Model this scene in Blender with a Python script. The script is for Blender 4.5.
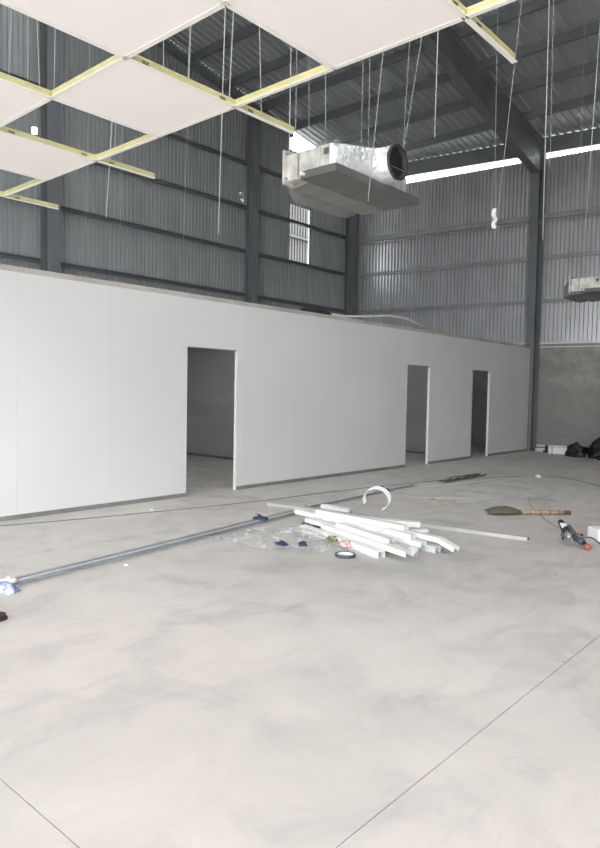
import bpy, math, random
from mathutils import Vector, Matrix, noise

random.seed(7)
scene = bpy.context.scene
for o in list(bpy.data.objects):
    bpy.data.objects.remove(o, do_unlink=True)

# ------------------------------------------------------------------ camera
PITCH, ROLL, YAW, FPX = -0.049206, 0.018696, 0.720513, 669.735
fw = Vector((math.cos(YAW) * math.cos(PITCH), math.sin(YAW) * math.cos(PITCH), math.sin(PITCH)))
rt0 = Vector((math.sin(YAW), -math.cos(YAW), 0))
up0 = rt0.cross(fw)
rt = math.cos(ROLL) * rt0 + math.sin(ROLL) * up0
up = -math.sin(ROLL) * rt0 + math.cos(ROLL) * up0
cd = bpy.data.cameras.new('camera')
cam = bpy.data.objects.new('camera', cd)
scene.collection.objects.link(cam)
m = Matrix((rt, up, -fw)).transposed().to_4x4()
m.translation = Vector((0, 0, 1.5))
cam.matrix_world = m
cd.sensor_fit = 'HORIZONTAL'
cd.sensor_width = 36.0
cd.lens = FPX * 36.0 / 600.0
cd.clip_start = 0.05
cd.clip_end = 300
scene.camera = cam

# ------------------------------------------------------------------ sky and exposure
world = bpy.data.worlds.new('overcast_sky')
scene.world = world
world.use_nodes = True
bg = world.node_tree.nodes['Background']
bg.inputs['Color'].default_value = (0.95, 0.975, 1.0, 1)
bg.inputs['Strength'].default_value = 1.0

vs = scene.view_settings
vs.view_transform = 'Standard'
vs.look = 'None'
vs.gamma = 1.0
vs.use_curve_mapping = False
vs.exposure = 2.82
scene.cycles.use_denoising = True
scene.cycles.max_bounces = 10
scene.cycles.diffuse_bounces = 6
scene.cycles.transparent_max_bounces = 12

# building envelope: back wall line (slightly skewed), gable wall, near walls
BA = math.radians(96.25)
BC = Vector((18.14, 7.307))
BW_ = Vector((math.cos(BA), math.sin(BA)))          # along the back wall
BN = Vector((-math.sin(BA), math.cos(BA)))          # inwards
GY = 13.22                                          # gable wall
XF, YR = -5.5, -4.5                                # front wall, right wall
D = 7.307                                           # face of the white partition
H = 2.816
ROOF0, SLOPE, XRIDGE = 8.46, 0.165, 5.0
OPEN_RIGHT = (-5.2, 1.2, 5.8)                       # doorway in right wall: x0, x1, height
OPEN_FRONT = (-4.2, 6.6, 6.4)                       # doorway in front wall: y0, y1, height


def bw(d, s, z=0.0):
    p = BC + BW_ * s + BN * d
    return Vector((p.x, p.y, z))


def roof_at(x, y=0.0):
    """underside of the roof sheets; the ridge runs along Y"""
    return ROOF0 + SLOPE * (18.14 - (x if x > XRIDGE else 2 * XRIDGE - x))


def wall_x(y):
    """face of the back wall at a given y"""
    return BC.x + (y - BC.y) * BW_.x / BW_.y


def portal(name, loc, rot, sx, sy):
    l = bpy.data.lights.new(name, 'AREA')
    l.shape = 'RECTANGLE'
    l.size, l.size_y = sx, sy
    l.cycles.is_portal = True
    o = bpy.data.objects.new(name, l)
    o.location = loc
    o.rotation_euler = rot
    scene.collection.objects.link(o)


# sky portals in the two open doorways (they only guide the sampling of the sky)
portal('doorway_portal', ((OPEN_RIGHT[0] + OPEN_RIGHT[1]) / 2, YR - 0.05, OPEN_RIGHT[2] / 2),
       (math.radians(90), 0, 0), OPEN_RIGHT[1] - OPEN_RIGHT[0], OPEN_RIGHT[2])
portal('doorway_portal', (XF - 0.05, (OPEN_FRONT[0] + OPEN_FRONT[1]) / 2, OPEN_FRONT[2] / 2),
       (math.radians(90), 0, math.radians(-90)), OPEN_FRONT[1] - OPEN_FRONT[0], OPEN_FRONT[2])


# ------------------------------------------------------------------ helpers
def link(o):
    scene.collection.objects.link(o)
    return o


class MB:
    def __init__(self):
        self.v, self.f = [], []

    def add(self, verts, faces):
        n = len(self.v)
        self.v += [tuple(p) for p in verts]
        self.f += [tuple(i + n for i in f) for f in faces]
        return self

    def box(self, x0, x1, y0, y1, z0, z1):
        v = [(x, y, z) for z in (z0, z1) for y in (y0, y1) for x in (x0, x1)]
        return self.add(v, [(0, 2, 3, 1), (4, 5, 7, 6), (0, 1, 5, 4), (2, 6, 7, 3), (0, 4, 6, 2), (1, 3, 7, 5)])

    def hexa(self, b, t):
        """four bottom points, four top points, both counter-clockwise from above"""
        v = list(b) + list(t)
        return self.add(v, [(3, 2, 1, 0), (4, 5, 6, 7), (0, 1, 5, 4), (1, 2, 6, 5), (2, 3, 7, 6), (3, 0, 4, 7)])

    def sweep(self, prof, A, B, upv=(0, 0, 1), closed=True, caps=True):
        """extrude a 2-D profile (side, up) from A to B"""
        A, B = Vector(A), Vector(B)
        t = (B - A).normalized()
        s = t.cross(Vector(upv)).normalized()
        u = s.cross(t).normalized()
        n = len(prof)
        v = [A + s * a + u * b for a, b in prof] + [B + s * a + u * b for a, b in prof]
        rng = range(n) if closed else range(n - 1)
        f = [(i, i + n, (i + 1) % n + n, (i + 1) % n) for i in rng]
        if caps and closed:
            f += [tuple(range(n)), tuple(reversed(range(n, 2 * n)))]
        return self.add(v, f)

    def tube(self, pts, r, n=8, caps=True):
        pts = [Vector(p) for p in pts]
        k = len(pts)
        rs = r if isinstance(r, (list, tuple)) else [r] * k
        v = []
        ref = None
        for i, p in enumerate(pts):
            t = (pts[min(i + 1, k - 1)] - pts[max(i - 1, 0)]).normalized()
            if ref is None:
                ref = t.cross(Vector((0, 0, 1)) if abs(t.z) < .9 else Vector((1, 0, 0))).normalized()
            a = (ref - t * ref.dot(t)).normalized()
            b = t.cross(a)
            ref = a
            v += [p + (a * math.cos(2 * math.pi * j / n) + b * math.sin(2 * math.pi * j / n)) * rs[i] for j in range(n)]
        f = [(i * n + j, i * n + (j + 1) % n, (i + 1) * n + (j + 1) % n, (i + 1) * n + j) for i in range(k - 1) for j in range(n)]
        if caps:
            f += [tuple(reversed(range(n))), tuple(range((k - 1) * n, k * n))]
        return self.add(v, f)

    def ribbon(self, pts, wv, th=0.003):
        """flat strip that follows pts, wide along wv"""
        pts = [Vector(p) for p in pts]
        wv = Vector(wv)
        k = len(pts)
        v = []
        for i, p in enumerate(pts):
            t = (pts[min(i + 1, k - 1)] - pts[max(i - 1, 0)]).normalized()
            nn = t.cross(wv).normalized() * th
            v += [p - wv / 2 - nn, p + wv / 2 - nn, p + wv / 2 + nn, p - wv / 2 + nn]
        f = [(i * 4 + j, i * 4 + (j + 1) % 4, i * 4 + 4 + (j + 1) % 4, i * 4 + 4 + j) for i in range(k - 1) for j in range(4)]
        f += [(3, 2, 1, 0), ((k - 1) * 4, (k - 1) * 4 + 1, (k - 1) * 4 + 2, (k - 1) * 4 + 3)]
        return self.add(v, f)

    def loft(self, rings, caps=True):
        n = len(rings[0])
        v = [p for r in rings for p in r]
        f = [(i * n + j, i * n + (j + 1) % n, (i + 1) * n + (j + 1) % n, (i + 1) * n + j) for i in range(len(rings) - 1) for j in range(n)]
        if caps:
            f += [tuple(reversed(range(n))), tuple(range((len(rings) - 1) * n, len(rings) * n))]
        return self.add(v, f)

    def mesh(self, name):
        me = bpy.data.meshes.new(name)
        me.from_pydata(self.v, [], self.f)
        me.update()
        return me

    def build(self, name, mat, parent=None, smooth=False, bevel=0, loc=None, rz=0, fix=True):
        me = self.mesh(name)
        if fix:
            import bmesh
            b = bmesh.new()
            b.from_mesh(me)
            bmesh.ops.recalc_face_normals(b, faces=b.faces)
            b.to_mesh(me)
            b.free()
        me.materials.append(mat)
        if smooth:
            for p in me.polygons:
                p.use_smooth = True
        o = link(bpy.data.objects.new(name, me))
        if parent:
            o.parent = parent
        if loc is not None:
            o.location = loc
        o.rotation_euler.z = rz
        if bevel:
            md = o.modifiers.new('bevel', 'BEVEL')
            md.width = bevel
            md.segments = 2
            md.limit_method = 'ANGLE'
        return o


def thing(name, label, cat, loc=(0, 0, 0), rz=0, group=None):
    o = link(bpy.data.objects.new(name, None))
    o.empty_display_size = 0.1
    o.location = loc
    o.rotation_euler.z = rz
    return tag(o, label, cat, group)


def tag(o, label, cat, group=None):
    o['label'] = label
    o['category'] = cat
    if group:
        o['group'] = group
    return o


def struct(name, label=None):
    o = link(bpy.data.objects.new(name, None))
    o.empty_display_size = 0.1
    return mark(o, label)


def mark(o, label=None):
    o['kind'] = 'structure'
    if label:
        o['label'] = label
    return o


# ------------------------------------------------------------------ materials
def material(name, col, rough=0.6, metal=0.0, var=0.0, scale=3.0, bump=0.0, bscale=40.0, spec=0.5, col2=None, stretch=None):
    mt = bpy.data.materials.new(name)
    mt.use_nodes = True
    nt = mt.node_tree
    b = nt.nodes['Principled BSDF']
    b.inputs['Roughness'].default_value = rough
    b.inputs['Metallic'].default_value = metal
    b.inputs['Specular IOR Level'].default_value = spec
    b.inputs['Base Color'].default_value = (*col, 1)
    tc = nt.nodes.new('ShaderNodeTexCoord')
    out = tc.outputs['Object']
    if stretch:
        mp = nt.nodes.new('ShaderNodeMapping')
        mp.inputs['Scale'].default_value = stretch
        nt.links.new(out, mp.inputs['Vector'])
        out = mp.outputs['Vector']
    if var or col2:
        nz = nt.nodes.new('ShaderNodeTexNoise')
        nz.inputs['Scale'].default_value = scale
        nz.inputs['Detail'].default_value = 5
        nt.links.new(out, nz.inputs['Vector'])
        rp = nt.nodes.new('ShaderNodeValToRGB')
        c2 = col2 or tuple(c * (1 - var) for c in col)
        c1 = col if col2 else tuple(min(1, c * (1 + var * .6)) for c in col)
        rp.color_ramp.elements[0].position = 0.35
        rp.color_ramp.elements[1].position = 0.65
        rp.color_ramp.elements[0].color = (*c2, 1)
        rp.color_ramp.elements[1].color = (*c1, 1)
        nt.links.new(nz.outputs['Fac'], rp.inputs['Fac'])
        nt.links.new(rp.outputs['Color'], b.inputs['Base Color'])
    if bump:
        n2 = nt.nodes.new('ShaderNodeTexNoise')
        n2.inputs['Scale'].default_value = bscale
        n2.inputs['Detail'].default_value = 4
        nt.links.new(out, n2.inputs['Vector'])
        bp = nt.nodes.new('ShaderNodeBump')
        bp.inputs['Strength'].default_value = bump
        bp.inputs['Distance'].default_value = 0.02
        nt.links.new(n2.outputs['Fac'], bp.inputs['Height'])
        nt.links.new(bp.outputs['Normal'], b.inputs['Normal'])
    return mt


def mixrgb(nt, fac, a, b, blend='MIX'):
    n = nt.nodes.new('ShaderNodeMix')
    n.data_type = 'RGBA'
    n.blend_type = blend
    for sock, val in ((n.inputs[0], fac), (n.inputs[6], a), (n.inputs[7], b)):
        if isinstance(val, (int, float)):
            sock.default_value = val
        elif isinstance(val, tuple):
            sock.default_value = (*val, 1)
        else:
            nt.links.new(val, sock)
    return n.outputs[2]


def ramp(nt, src, p0, p1, v0=0.0, v1=1.0):
    r = nt.nodes.new('ShaderNodeMapRange')
    r.clamp = True
    r.inputs['From Min'].default_value = p0
    r.inputs['From Max'].default_value = p1
    r.inputs['To Min'].default_value = v0
    r.inputs['To Max'].default_value = v1
    nt.links.new(src, r.inputs['Value'])
    return r.outputs['Result']


def noise_tex(nt, vec, scale, detail=5, rough=0.55, stretch=None, rot=0.0, dist=0.0):
    if stretch or rot:
        mp = nt.nodes.new('ShaderNodeMapping')
        mp.inputs['Scale'].default_value = stretch or (1, 1, 1)
        mp.inputs['Rotation'].default_value = (0, 0, rot)
        nt.links.new(vec, mp.inputs['Vector'])
        vec = mp.outputs['Vector']
    n = nt.nodes.new('ShaderNodeTexNoise')
    n.inputs['Scale'].default_value = scale
    n.inputs['Detail'].default_value = detail
    n.inputs['Roughness'].default_value = rough
    n.inputs['Distortion'].default_value = dist
    nt.links.new(vec, n.inputs['Vector'])
    return n.outputs['Fac']


def math_node(nt, op, a, b):
    n = nt.nodes.new('ShaderNodeMath')
    n.operation = op
    for i, v in enumerate((a, b)):
        if isinstance(v, (int, float)):
            n.inputs[i].default_value = v
        else:
            nt.links.new(v, n.inputs[i])
    return n.outputs[0]


def blob(nt, vec, centre, rx, ry):
    """1 in the middle of an ellipse on the floor, 0 outside (spilt dust with a place of its own)"""
    mp = nt.nodes.new('ShaderNodeMapping')
    mp.inputs['Location'].default_value = (-centre[0] / rx, -centre[1] / ry, 0)
    mp.inputs['Scale'].default_value = (1 / rx, 1 / ry, 0)
    nt.links.new(vec, mp.inputs['Vector'])
    ln = nt.nodes.new('ShaderNodeVectorMath')
    ln.operation = 'LENGTH'
    nt.links.new(mp.outputs['Vector'], ln.inputs[0])
    return ramp(nt, ln.outputs['Value'], 1.0, 0.2)


def floor_material():
    mt = material('concrete_floor', (0.55, 0.53, 0.5), rough=0.55)
    nt = mt.node_tree
    b = nt.nodes['Principled BSDF']
    geo = nt.nodes.new('ShaderNodeNewGeometry')
    v = geo.outputs['Position']
    big = noise_tex(nt, v, 0.45, 4, 0.6)
    mid = noise_tex(nt, v, 1.7, 6, 0.62, dist=0.6)
    fine = noise_tex(nt, v, 22, 6, 0.7)
    c = mixrgb(nt, ramp(nt, big, 0.38, 0.66), (0.65, 0.60, 0.555), (0.54, 0.505, 0.47))
    c = mixrgb(nt, ramp(nt, mid, 0.50, 0.72, 0, 0.7), c, (0.41, 0.395, 0.375))
    c = mixrgb(nt, ramp(nt, mid, 0.46, 0.25, 0, 0.45), c, (0.71, 0.665, 0.62))
    c = mixrgb(nt, ramp(nt, fine, 0.55, 0.8, 0, 0.25), c, (0.36, 0.35, 0.34))
    # trowel and drag marks
    drag = noise_tex(nt, v, 2.2, 6, 0.7, stretch=(0.35, 2.4, 1), rot=0.5)
    c = mixrgb(nt, ramp(nt, drag, 0.57, 0.72, 0, 0.42), c, (0.37, 0.365, 0.36))
    # spilt gypsum dust swept into smears
    smear = noise_tex(nt, v, 3.2, 7, 0.75, stretch=(0.5, 1.6, 1), rot=-0.5, dist=0.8)
    dust = math_node(nt, 'MULTIPLY', ramp(nt, smear, 0.47, 0.62), blob(nt, v, (9.3, 4.0), 2.6, 1.5))
    c = mixrgb(nt, math_node(nt, 'MULTIPLY', dust, 0.75), c, (0.80, 0.79, 0.76))
    dust2 = math_node(nt, 'MULTIPLY', ramp(nt, smear, 0.5, 0.66), blob(nt, v, (6.0, 2.0), 3.0, 1.4))
    c = mixrgb(nt, math_node(nt, 'MULTIPLY', dust2, 0.35), c, (0.78, 0.76, 0.73))
    # a scuffed grey patch beside the pile of offcuts
    grey = math_node(nt, 'MULTIPLY', ramp(nt, mid, 0.35, 0.6), blob(nt, v, (5.2, 2.7), 1.5, 1.3))
    c = mixrgb(nt, math_node(nt, 'MULTIPLY', grey, 0.35), c, (0.36, 0.355, 0.345))
    # small dark specks
    vo = nt.nodes.new('ShaderNodeTexVoronoi')
    vo.inputs['Scale'].default_value = 2.6
    nt.links.new(v, vo.inputs['Vector'])
    sp = ramp(nt, vo.outputs['Distance'], 0.05, 0.03)
    c = mixrgb(nt, math_node(nt, 'MULTIPLY', sp, ramp(nt, mid, 0.5, 0.52)), c, (0.25, 0.24, 0.23))
    nt.links.new(c, b.inputs['Base Color'])
    nt.links.new(ramp(nt, mid, 0.3, 0.7, 0.42, 0.68), b.inputs['Roughness'])
    bp = nt.nodes.new('ShaderNodeBump')
    bp.inputs['Strength'].default_value = 0.12
    bp.inputs['Distance'].default_value = 0.01
    nt.links.new(fine, bp.inputs['Height'])
    nt.links.new(bp.outputs['Normal'], b.inputs['Normal'])
    return mt


def plaster_material():
    mt = material('bare_cement_plaster', (0.3, 0.29, 0.27), rough=0.9)
    nt = mt.node_tree
    b = nt.nodes['Principled BSDF']
    geo = nt.nodes.new('ShaderNodeNewGeometry')
    v = geo.outputs['Position']
    n1 = noise_tex(nt, v, 0.8, 6, 0.65, dist=0.7)
    n2 = noise_tex(nt, v, 4, 6, 0.7)
    c = mixrgb(nt, ramp(nt, n1, 0.35, 0.65), (0.46, 0.445, 0.41), (0.25, 0.245, 0.23))
    c = mixrgb(nt, ramp(nt, n2, 0.45, 0.75, 0, 0.5), c, (0.22, 0.215, 0.205))
    # rising damp: darker below an uneven line
    sx = nt.nodes.new('ShaderNodeSeparateXYZ')
    nt.links.new(v, sx.inputs[0])
    zz = math_node(nt, 'ADD', sx.outputs['Z'], math_node(nt, 'MULTIPLY', n1, 0.5))
    c = mixrgb(nt, ramp(nt, zz, 2.1, 1.85, 0, 0.55), c, (0.24, 0.235, 0.225))
    nt.links.new(c, b.inputs['Base Color'])
    return mt


M = {}
M['floor'] = floor_material()
M['plaster'] = plaster_material()
M['ground'] = material('yard_concrete', (0.50, 0.49, 0.47), 0.9, var=0.15, scale=0.3)
M['panel'] = material('white_sandwich_panel', (0.725, 0.73, 0.715), 0.45, var=0.03, scale=0.6)
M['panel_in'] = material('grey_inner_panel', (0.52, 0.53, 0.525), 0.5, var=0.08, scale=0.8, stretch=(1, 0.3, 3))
M['white_metal'] = material('white_aluminium', (0.84, 0.84, 0.82), 0.4, var=0.03)
M['track'] = material('grey_base_track', (0.23, 0.23, 0.225), 0.6, var=0.2, scale=5)
M['cap'] = material('dusty_top_channel', (0.58, 0.56, 0.52), 0.6, col2=(0.40, 0.36, 0.31), scale=1.1)
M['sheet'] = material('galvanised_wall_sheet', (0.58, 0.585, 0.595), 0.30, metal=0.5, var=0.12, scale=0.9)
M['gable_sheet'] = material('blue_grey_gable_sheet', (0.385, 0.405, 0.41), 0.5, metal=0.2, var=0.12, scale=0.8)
M['roof_sheet'] = material('galvanised_roof_sheet', (0.50, 0.525, 0.53), 0.36, metal=0.35, var=0.12, scale=0.6)
M['steel'] = material('grey_painted_steel', (0.18, 0.19, 0.20), 0.5, var=0.12, scale=2)
M['girt'] = material('galvanised_girt', (0.42, 0.43, 0.44), 0.45, metal=0.2, var=0.15, scale=2)
M['tile'] = material('white_ceiling_tile', (0.93, 0.885, 0.86), 0.85, var=0.015, scale=2)
M['tee_web'] = material('yellow_passivated_tee', (0.62, 0.57, 0.30), 0.45, metal=0.25, var=0.1, scale=8)
M['tee_cap'] = material('white_tee_cap', (0.86, 0.85, 0.80), 0.4)
M['slot'] = material('dark_slot', (0.03, 0.03, 0.025), 0.8)
M['wire'] = material('galvanised_wire', (0.50, 0.51, 0.52), 0.4, metal=0.4)
M['rod'] = material('zinc_threaded_rod', (0.75, 0.76, 0.76), 0.35, metal=0.4)
M['galv'] = material('spangled_zinc_plate', (0.72, 0.70, 0.65), 0.42, metal=0.25, col2=(0.48, 0.46, 0.42), scale=9)
M['tray'] = material('dull_zinc_tray', (0.13, 0.127, 0.123), 0.5, metal=0.1, var=0.15, scale=5)
M['foil'] = material('silver_foil', (0.92, 0.925, 0.93), 0.34, metal=0.65, bump=1.0, bscale=20)
M['black'] = material('black_plastic', (0.018, 0.018, 0.02), 0.45)
M['rubber'] = material('black_rubber', (0.03, 0.03, 0.033), 0.6)
M['canvas'] = material('grey_insulation', (0.22, 0.22, 0.215), 0.8, var=0.1, scale=6)
M['channel'] = material('white_coated_channel', (0.86, 0.87, 0.84), 0.35, var=0.03)
M['channel_grey'] = material('pale_grey_channel', (0.66, 0.70, 0.69), 0.4, var=0.05)
M['tube_grey'] = material('dull_grey_box_tube', (0.50, 0.50, 0.49), 0.5, var=0.1, scale=4)
M['tube_dark'] = material('blue_grey_profile', (0.20, 0.215, 0.24), 0.4, metal=0.3, var=0.1)
M['blue'] = material('blue_tape', (0.018, 0.028, 0.11), 0.5)
M['blue2'] = material('bright_blue_wrapper', (0.06, 0.16, 0.55), 0.5, col2=(0.75, 0.77, 0.8), scale=14)
M['red'] = material('red_wrapper', (0.55, 0.04, 0.08), 0.5, col2=(0.8, 0.7, 0.7), scale=22)
M['redtool'] = material('red_plastic', (0.45, 0.10, 0.09), 0.5)
M['green'] = material('olive_wrapper', (0.38, 0.40, 0.12), 0.6, col2=(0.10, 0.10, 0.06), scale=26)
M['bag'] = material('black_plastic_sack', (0.012, 0.012, 0.013), 0.5, bump=0.4, bscale=9)
M['straw'] = material('olive_broom_grass', (0.15, 0.14, 0.09), 0.9, var=0.35, scale=30, bump=0.5, bscale=60, stretch=(8, 1, 1))
M['bamboo'] = material('brown_bamboo', (0.46, 0.30, 0.21), 0.55, var=0.2, scale=12)
M['node'] = material('dark_bamboo_joint', (0.14, 0.07, 0.05), 0.6)
M['slate'] = material('slate_blue_plastic', (0.055, 0.07, 0.09), 0.5)
M['steelgrey'] = material('worn_steel', (0.40, 0.39, 0.37), 0.4, metal=0.6, var=0.2, scale=20)
M['paper'] = material('white_card', (0.88, 0.88, 0.86), 0.6)
M['cable'] = material('black_cable', (0.10, 0.10, 0.10), 0.6)
M['dusty_cable'] = material('dusty_cable', (0.20, 0.19, 0.18), 0.8)
M['greycable'] = material('grey_conduit', (0.68, 0.69, 0.69), 0.5)
M['orange'] = material('orange_plastic', (0.62, 0.36, 0.24), 0.5)
M['brown'] = material('dark_brown_leather', (0.07, 0.035, 0.03), 0.6)
M['stone'] = material('white_plaster_lump', (0.82, 0.81, 0.78), 0.9)
M['neighbour'] = material('pale_neighbour_cladding', (0.062, 0.063, 0.060), 0.6, var=0.15, scale=1.0)


def plastic_film(lo=0.2, hi=0.6, name='clear_crumpled_film'):
    mt = bpy.data.materials.new(name)
    mt.use_nodes = True
    nt = mt.node_tree
    b = nt.nodes['Principled BSDF']
    b.inputs['Base Color'].default_value = (0.72, 0.72, 0.71, 1)
    b.inputs['Roughness'].default_value = 0.18
    b.inputs['Specular IOR Level'].default_value = 0.9
    tc = nt.nodes.new('ShaderNodeTexCoord')
    n = noise_tex(nt, tc.outputs['Object'], 5, 4, 0.6, dist=1.5)
    nt.links.new(ramp(nt, n, 0.42, 0.70, lo, hi), b.inputs['Alpha'])
    bp = nt.nodes.new('ShaderNodeBump')
    bp.inputs['Strength'].default_value = 0.5
    bp.inputs['Distance'].default_value = 0.03
    nt.links.new(n, bp.inputs['Height'])
    nt.links.new(bp.outputs['Normal'], b.inputs['Normal'])
    return mt


M['film'] = plastic_film()
M['wrap'] = plastic_film(0.10, 0.38, 'thin_clear_wrap')

# ------------------------------------------------------------------ ground and floor
g = MB()
g.box(-70, 80, -80, 90, -0.5, -0.14).build('ground', M['ground'])
mark(bpy.data.objects['ground'])

floor = struct('floor', 'dusty pale grey concrete floor cast in slabs')
xs = [-5.7, -2.0, 1.13, 2.59, 19.6]
ys = [-4.7, 1.30, 13.4]
for i in range(len(xs) - 1):
    for j in range(len(ys) - 1):
        gx0 = 0.0012 if i == 3 else 0.0022
        gx1 = 0.0012 if i == 2 else 0.0022
        MB().box(xs[i] + gx0, xs[i + 1] - gx1, ys[j] + 0.0022, ys[j + 1] - 0.0022, -0.14, 0).build('slab', M['floor'], floor)


joint = material('dark_joint_sealant', (0.16, 0.155, 0.15), 0.9)
for xj in xs[1:-1]:
    MB().box(xj - .006, xj + .006, ys[0], ys[-1], -.13, -.003).build('joint', joint, floor)
for yj in ys[1:-1]:
    MB().box(xs[0], xs[-1], yj - .006, yj + .006, -.13, -.003).build('joint', joint, floor)


# ------------------------------------------------------------------ corrugated sheets
def profile(width, pitch, depth):
    n = max(1, round(width / pitch))
    q = width / n
    pts = []
    for i in range(n):
        a = i * q
        pts += [(a, 0), (a + .36 * q, 0), (a + .48 * q, depth), (a + .88 * q, depth)]
    pts.append((width, 0))
    return pts


def sheet_mesh(width, z0, ztop, pitch, depth, holes=()):
    """vertical corrugated sheet, x along, y = rib depth; ztop(x) may slope; holes are (x0, x1, z0, z1)"""
    b = MB()
    pr = profile(width, pitch, depth)
    for (xa, ya), (xb, yb) in zip(pr[:-1], pr[1:]):
        xm = (xa + xb) / 2
        cuts = [(z0, None)]
        hs = sorted([(h[2], h[3]) for h in holes if h[0] <= xm <= h[1]])
        segs, low = [], z0
        for h0, h1 in hs:
            segs.append((low, h0))
            low = h1
        segs.append((low, None))
        for s0, s1 in segs:
            ta = ztop(xa) if s1 is None else s1
            tb = ztop(xb) if s1 is None else s1
            b.add([(xa, ya, s0), (xb, yb, s0), (xb, yb, tb), (xa, ya, ta)], [(0, 1, 2, 3)])
    return b


# ------------------------------------------------------------------ back wall
S_CORNER = (GY - BC.y) / BW_.y
back = struct('wall_back', 'corrugated metal wall over bare cement plinth')
# masonry plinth
L0, L1 = -12.5, S_CORNER + 0.1
MB().hexa([bw(-0.22, L0, -.1), bw(-0.22, L1, -.1), bw(0.0, L1, -.1), bw(0.0, L0, -.1)],
          [bw(-0.22, L0, 2.90), bw(-0.22, L1, 2.90), bw(0.0, L1, 2.90), bw(0.0, L0, 2.90)]).build('plinth', M['plaster'], back)
flash = [(-.02, 0), (.05, 0), (.05, .035), (-.02, .05)]
MB().sweep([(-a, b) for a, b in flash], bw(0, L0, 2.90), bw(0, L1, 2.90)).build('flashing', M['white_metal'], back)
MB().sweep([(-a, b - .14) for a, b in [(.0, 0), (.02, 0), (.02, .02), (0, .02)]], bw(0, L0, 2.95), bw(0, L1, 2.95)).build('flashing', M['white_metal'], back)
sm = sheet_mesh(1.1, 2.93, lambda x: 7.91, 0.11, 0.05).mesh('metal_sheet')
sm.materials.append(M['sheet'])
s = S_CORNER - 1.1
while s > -12.6:
    o = link(bpy.data.objects.new('metal_sheet', sm))
    o.parent = back
    o.location = bw(-0.052, s)
    o.rotation_euler.z = BA
    s -= 1.1
C_GIRT = [(0, .03), (.075, .03), (.075, .045), (.07, .045), (.07, .035), (.005, .035), (.005, .115), (.07, .115), (.07, .105), (.075, .105), (.075, .12), (0, .12)]
for z, k in ((4.06, 1), (5.23, 1), (6.34, 1.45)):
    MB().sweep([(-a - .001, (b - .075) * k) for a, b in C_GIRT], bw(0, L0, z), bw(0, S_CORNER - .02, z)).build('girt', M['girt'], back)
MB().tube([bw(.09, L0, 6.18), bw(.09, S_CORNER - .1, 6.18)], .022, 8).build('pipe', M['girt'], back)

# ------------------------------------------------------------------ gable wall on the left
left = struct('wall_left', 'dark grey corrugated gable wall behind the white partition')
MB().box(XF, 17.75, GY, GY + 0.22, -.1, 2.90).build('plinth', M['plaster'], left)


def gable_top(x, gap):
    return roof_at(x, GY) - gap


HOLES = [(6.70, 6.80, 6.59, 6.73), (12.48, 12.56, 6.70, 6.76), (12.49, 12.57, 6.54, 6.60)]


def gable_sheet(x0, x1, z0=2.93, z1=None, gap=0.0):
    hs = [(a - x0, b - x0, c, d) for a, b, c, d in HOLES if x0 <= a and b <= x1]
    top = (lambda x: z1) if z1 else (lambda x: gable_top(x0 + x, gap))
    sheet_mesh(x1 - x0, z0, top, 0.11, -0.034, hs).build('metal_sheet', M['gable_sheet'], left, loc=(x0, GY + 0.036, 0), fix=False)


x = 14.42
while x > XF:
    gable_sheet(max(x - 0.99, XF), x)
    x -= 0.99
gable_sheet(14.42, 15.32, 2.93, 5.24)
gable_sheet(14.42, 15.32, 6.88, None, 0.64)
gable_sheet(15.32, 16.31, gap=0.64)
gable_sheet(16.31, 17.45, gap=0.64)
for z in (4.06, 5.22, 6.38, 7.54):
    xe = 17.4
    MB().sweep([(a + .001, b - .075) for a, b in C_GIRT], (XF, GY - .01, z), (xe, GY - .01, z)).build('girt', M['steel'], left)
win = struct('window_1', 'open pale bay in the dark gable wall')
for a, b in (((14.42, 5.24), (14.42, 6.88)), ((15.32, 5.24), (15.32, 6.88))):
    MB().box(a[0] - .02, a[0] + .02, GY - .015, GY + .04, a[1], b[1]).build('window_frame', M['gable_sheet'], win)

# pale building seen through the open bay
nb = thing('neighbour_building', 'pale neighbouring wall seen through the open bay', 'building', (13.5, 22.0, 0))
MB().box(0, 16, 0.1, 6, -.14, 10.9).build('wall', M['neighbour'], nb)
for k in range(40):
    MB().box(8 + k * .2, 8 + k * .2 + .12, 0.05, 0.12, 0, 10.9).build('rib', M['neighbour'], nb) 
MB().box(0, 16, -.1, 0.0, 8.9, 9.0).build('rail', M['neighbour'], nb)

# ------------------------------------------------------------------ near walls with the open doorways (behind the camera)
front = struct('wall_front', 'corrugated wall with wide open doorway')
for y0, y1, z0 in ((YR, OPEN_FRONT[0], 0), (OPEN_FRONT[0], OPEN_FRONT[1], OPEN_FRONT[2]), (OPEN_FRONT[1], GY, 0)):
    MB().box(XF - .05, XF, y0, y1, z0, 9.6).build('metal_sheet', M['sheet'], front)
right = struct('wall_right', 'corrugated wall with wide open doorway')
for x0, x1, z0 in ((XF, OPEN_RIGHT[0], 0), (OPEN_RIGHT[0], OPEN_RIGHT[1], OPEN_RIGHT[2]), (OPEN_RIGHT[1], 20.2, 0)):
    b = MB()
    t0, t1 = roof_at(x0, YR), roof_at(x1, YR)
    if x0 < XRIDGE < x1:
        xm = XRIDGE
        tm = roof_at(xm, YR)
        b.hexa([(x0, YR - .05, z0), (xm, YR - .05, z0), (xm, YR, z0), (x0, YR, z0)], [(x0, YR - .05, t0), (xm, YR - .05, tm), (xm, YR, tm), (x0, YR, t0)])
        x0, t0 = xm, tm
    b.hexa([(x0, YR - .05, z0), (x1, YR - .05, z0), (x1, YR, z0), (x0, YR, z0)], [(x0, YR - .05, t0), (x1, YR - .05, t1), (x1, YR, t1), (x0, YR, t0)])
    b.build('metal_sheet', M['sheet'], right)

# ------------------------------------------------------------------ roof
roof = struct('roof', 'dark corrugated metal roof on purlins')


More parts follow.
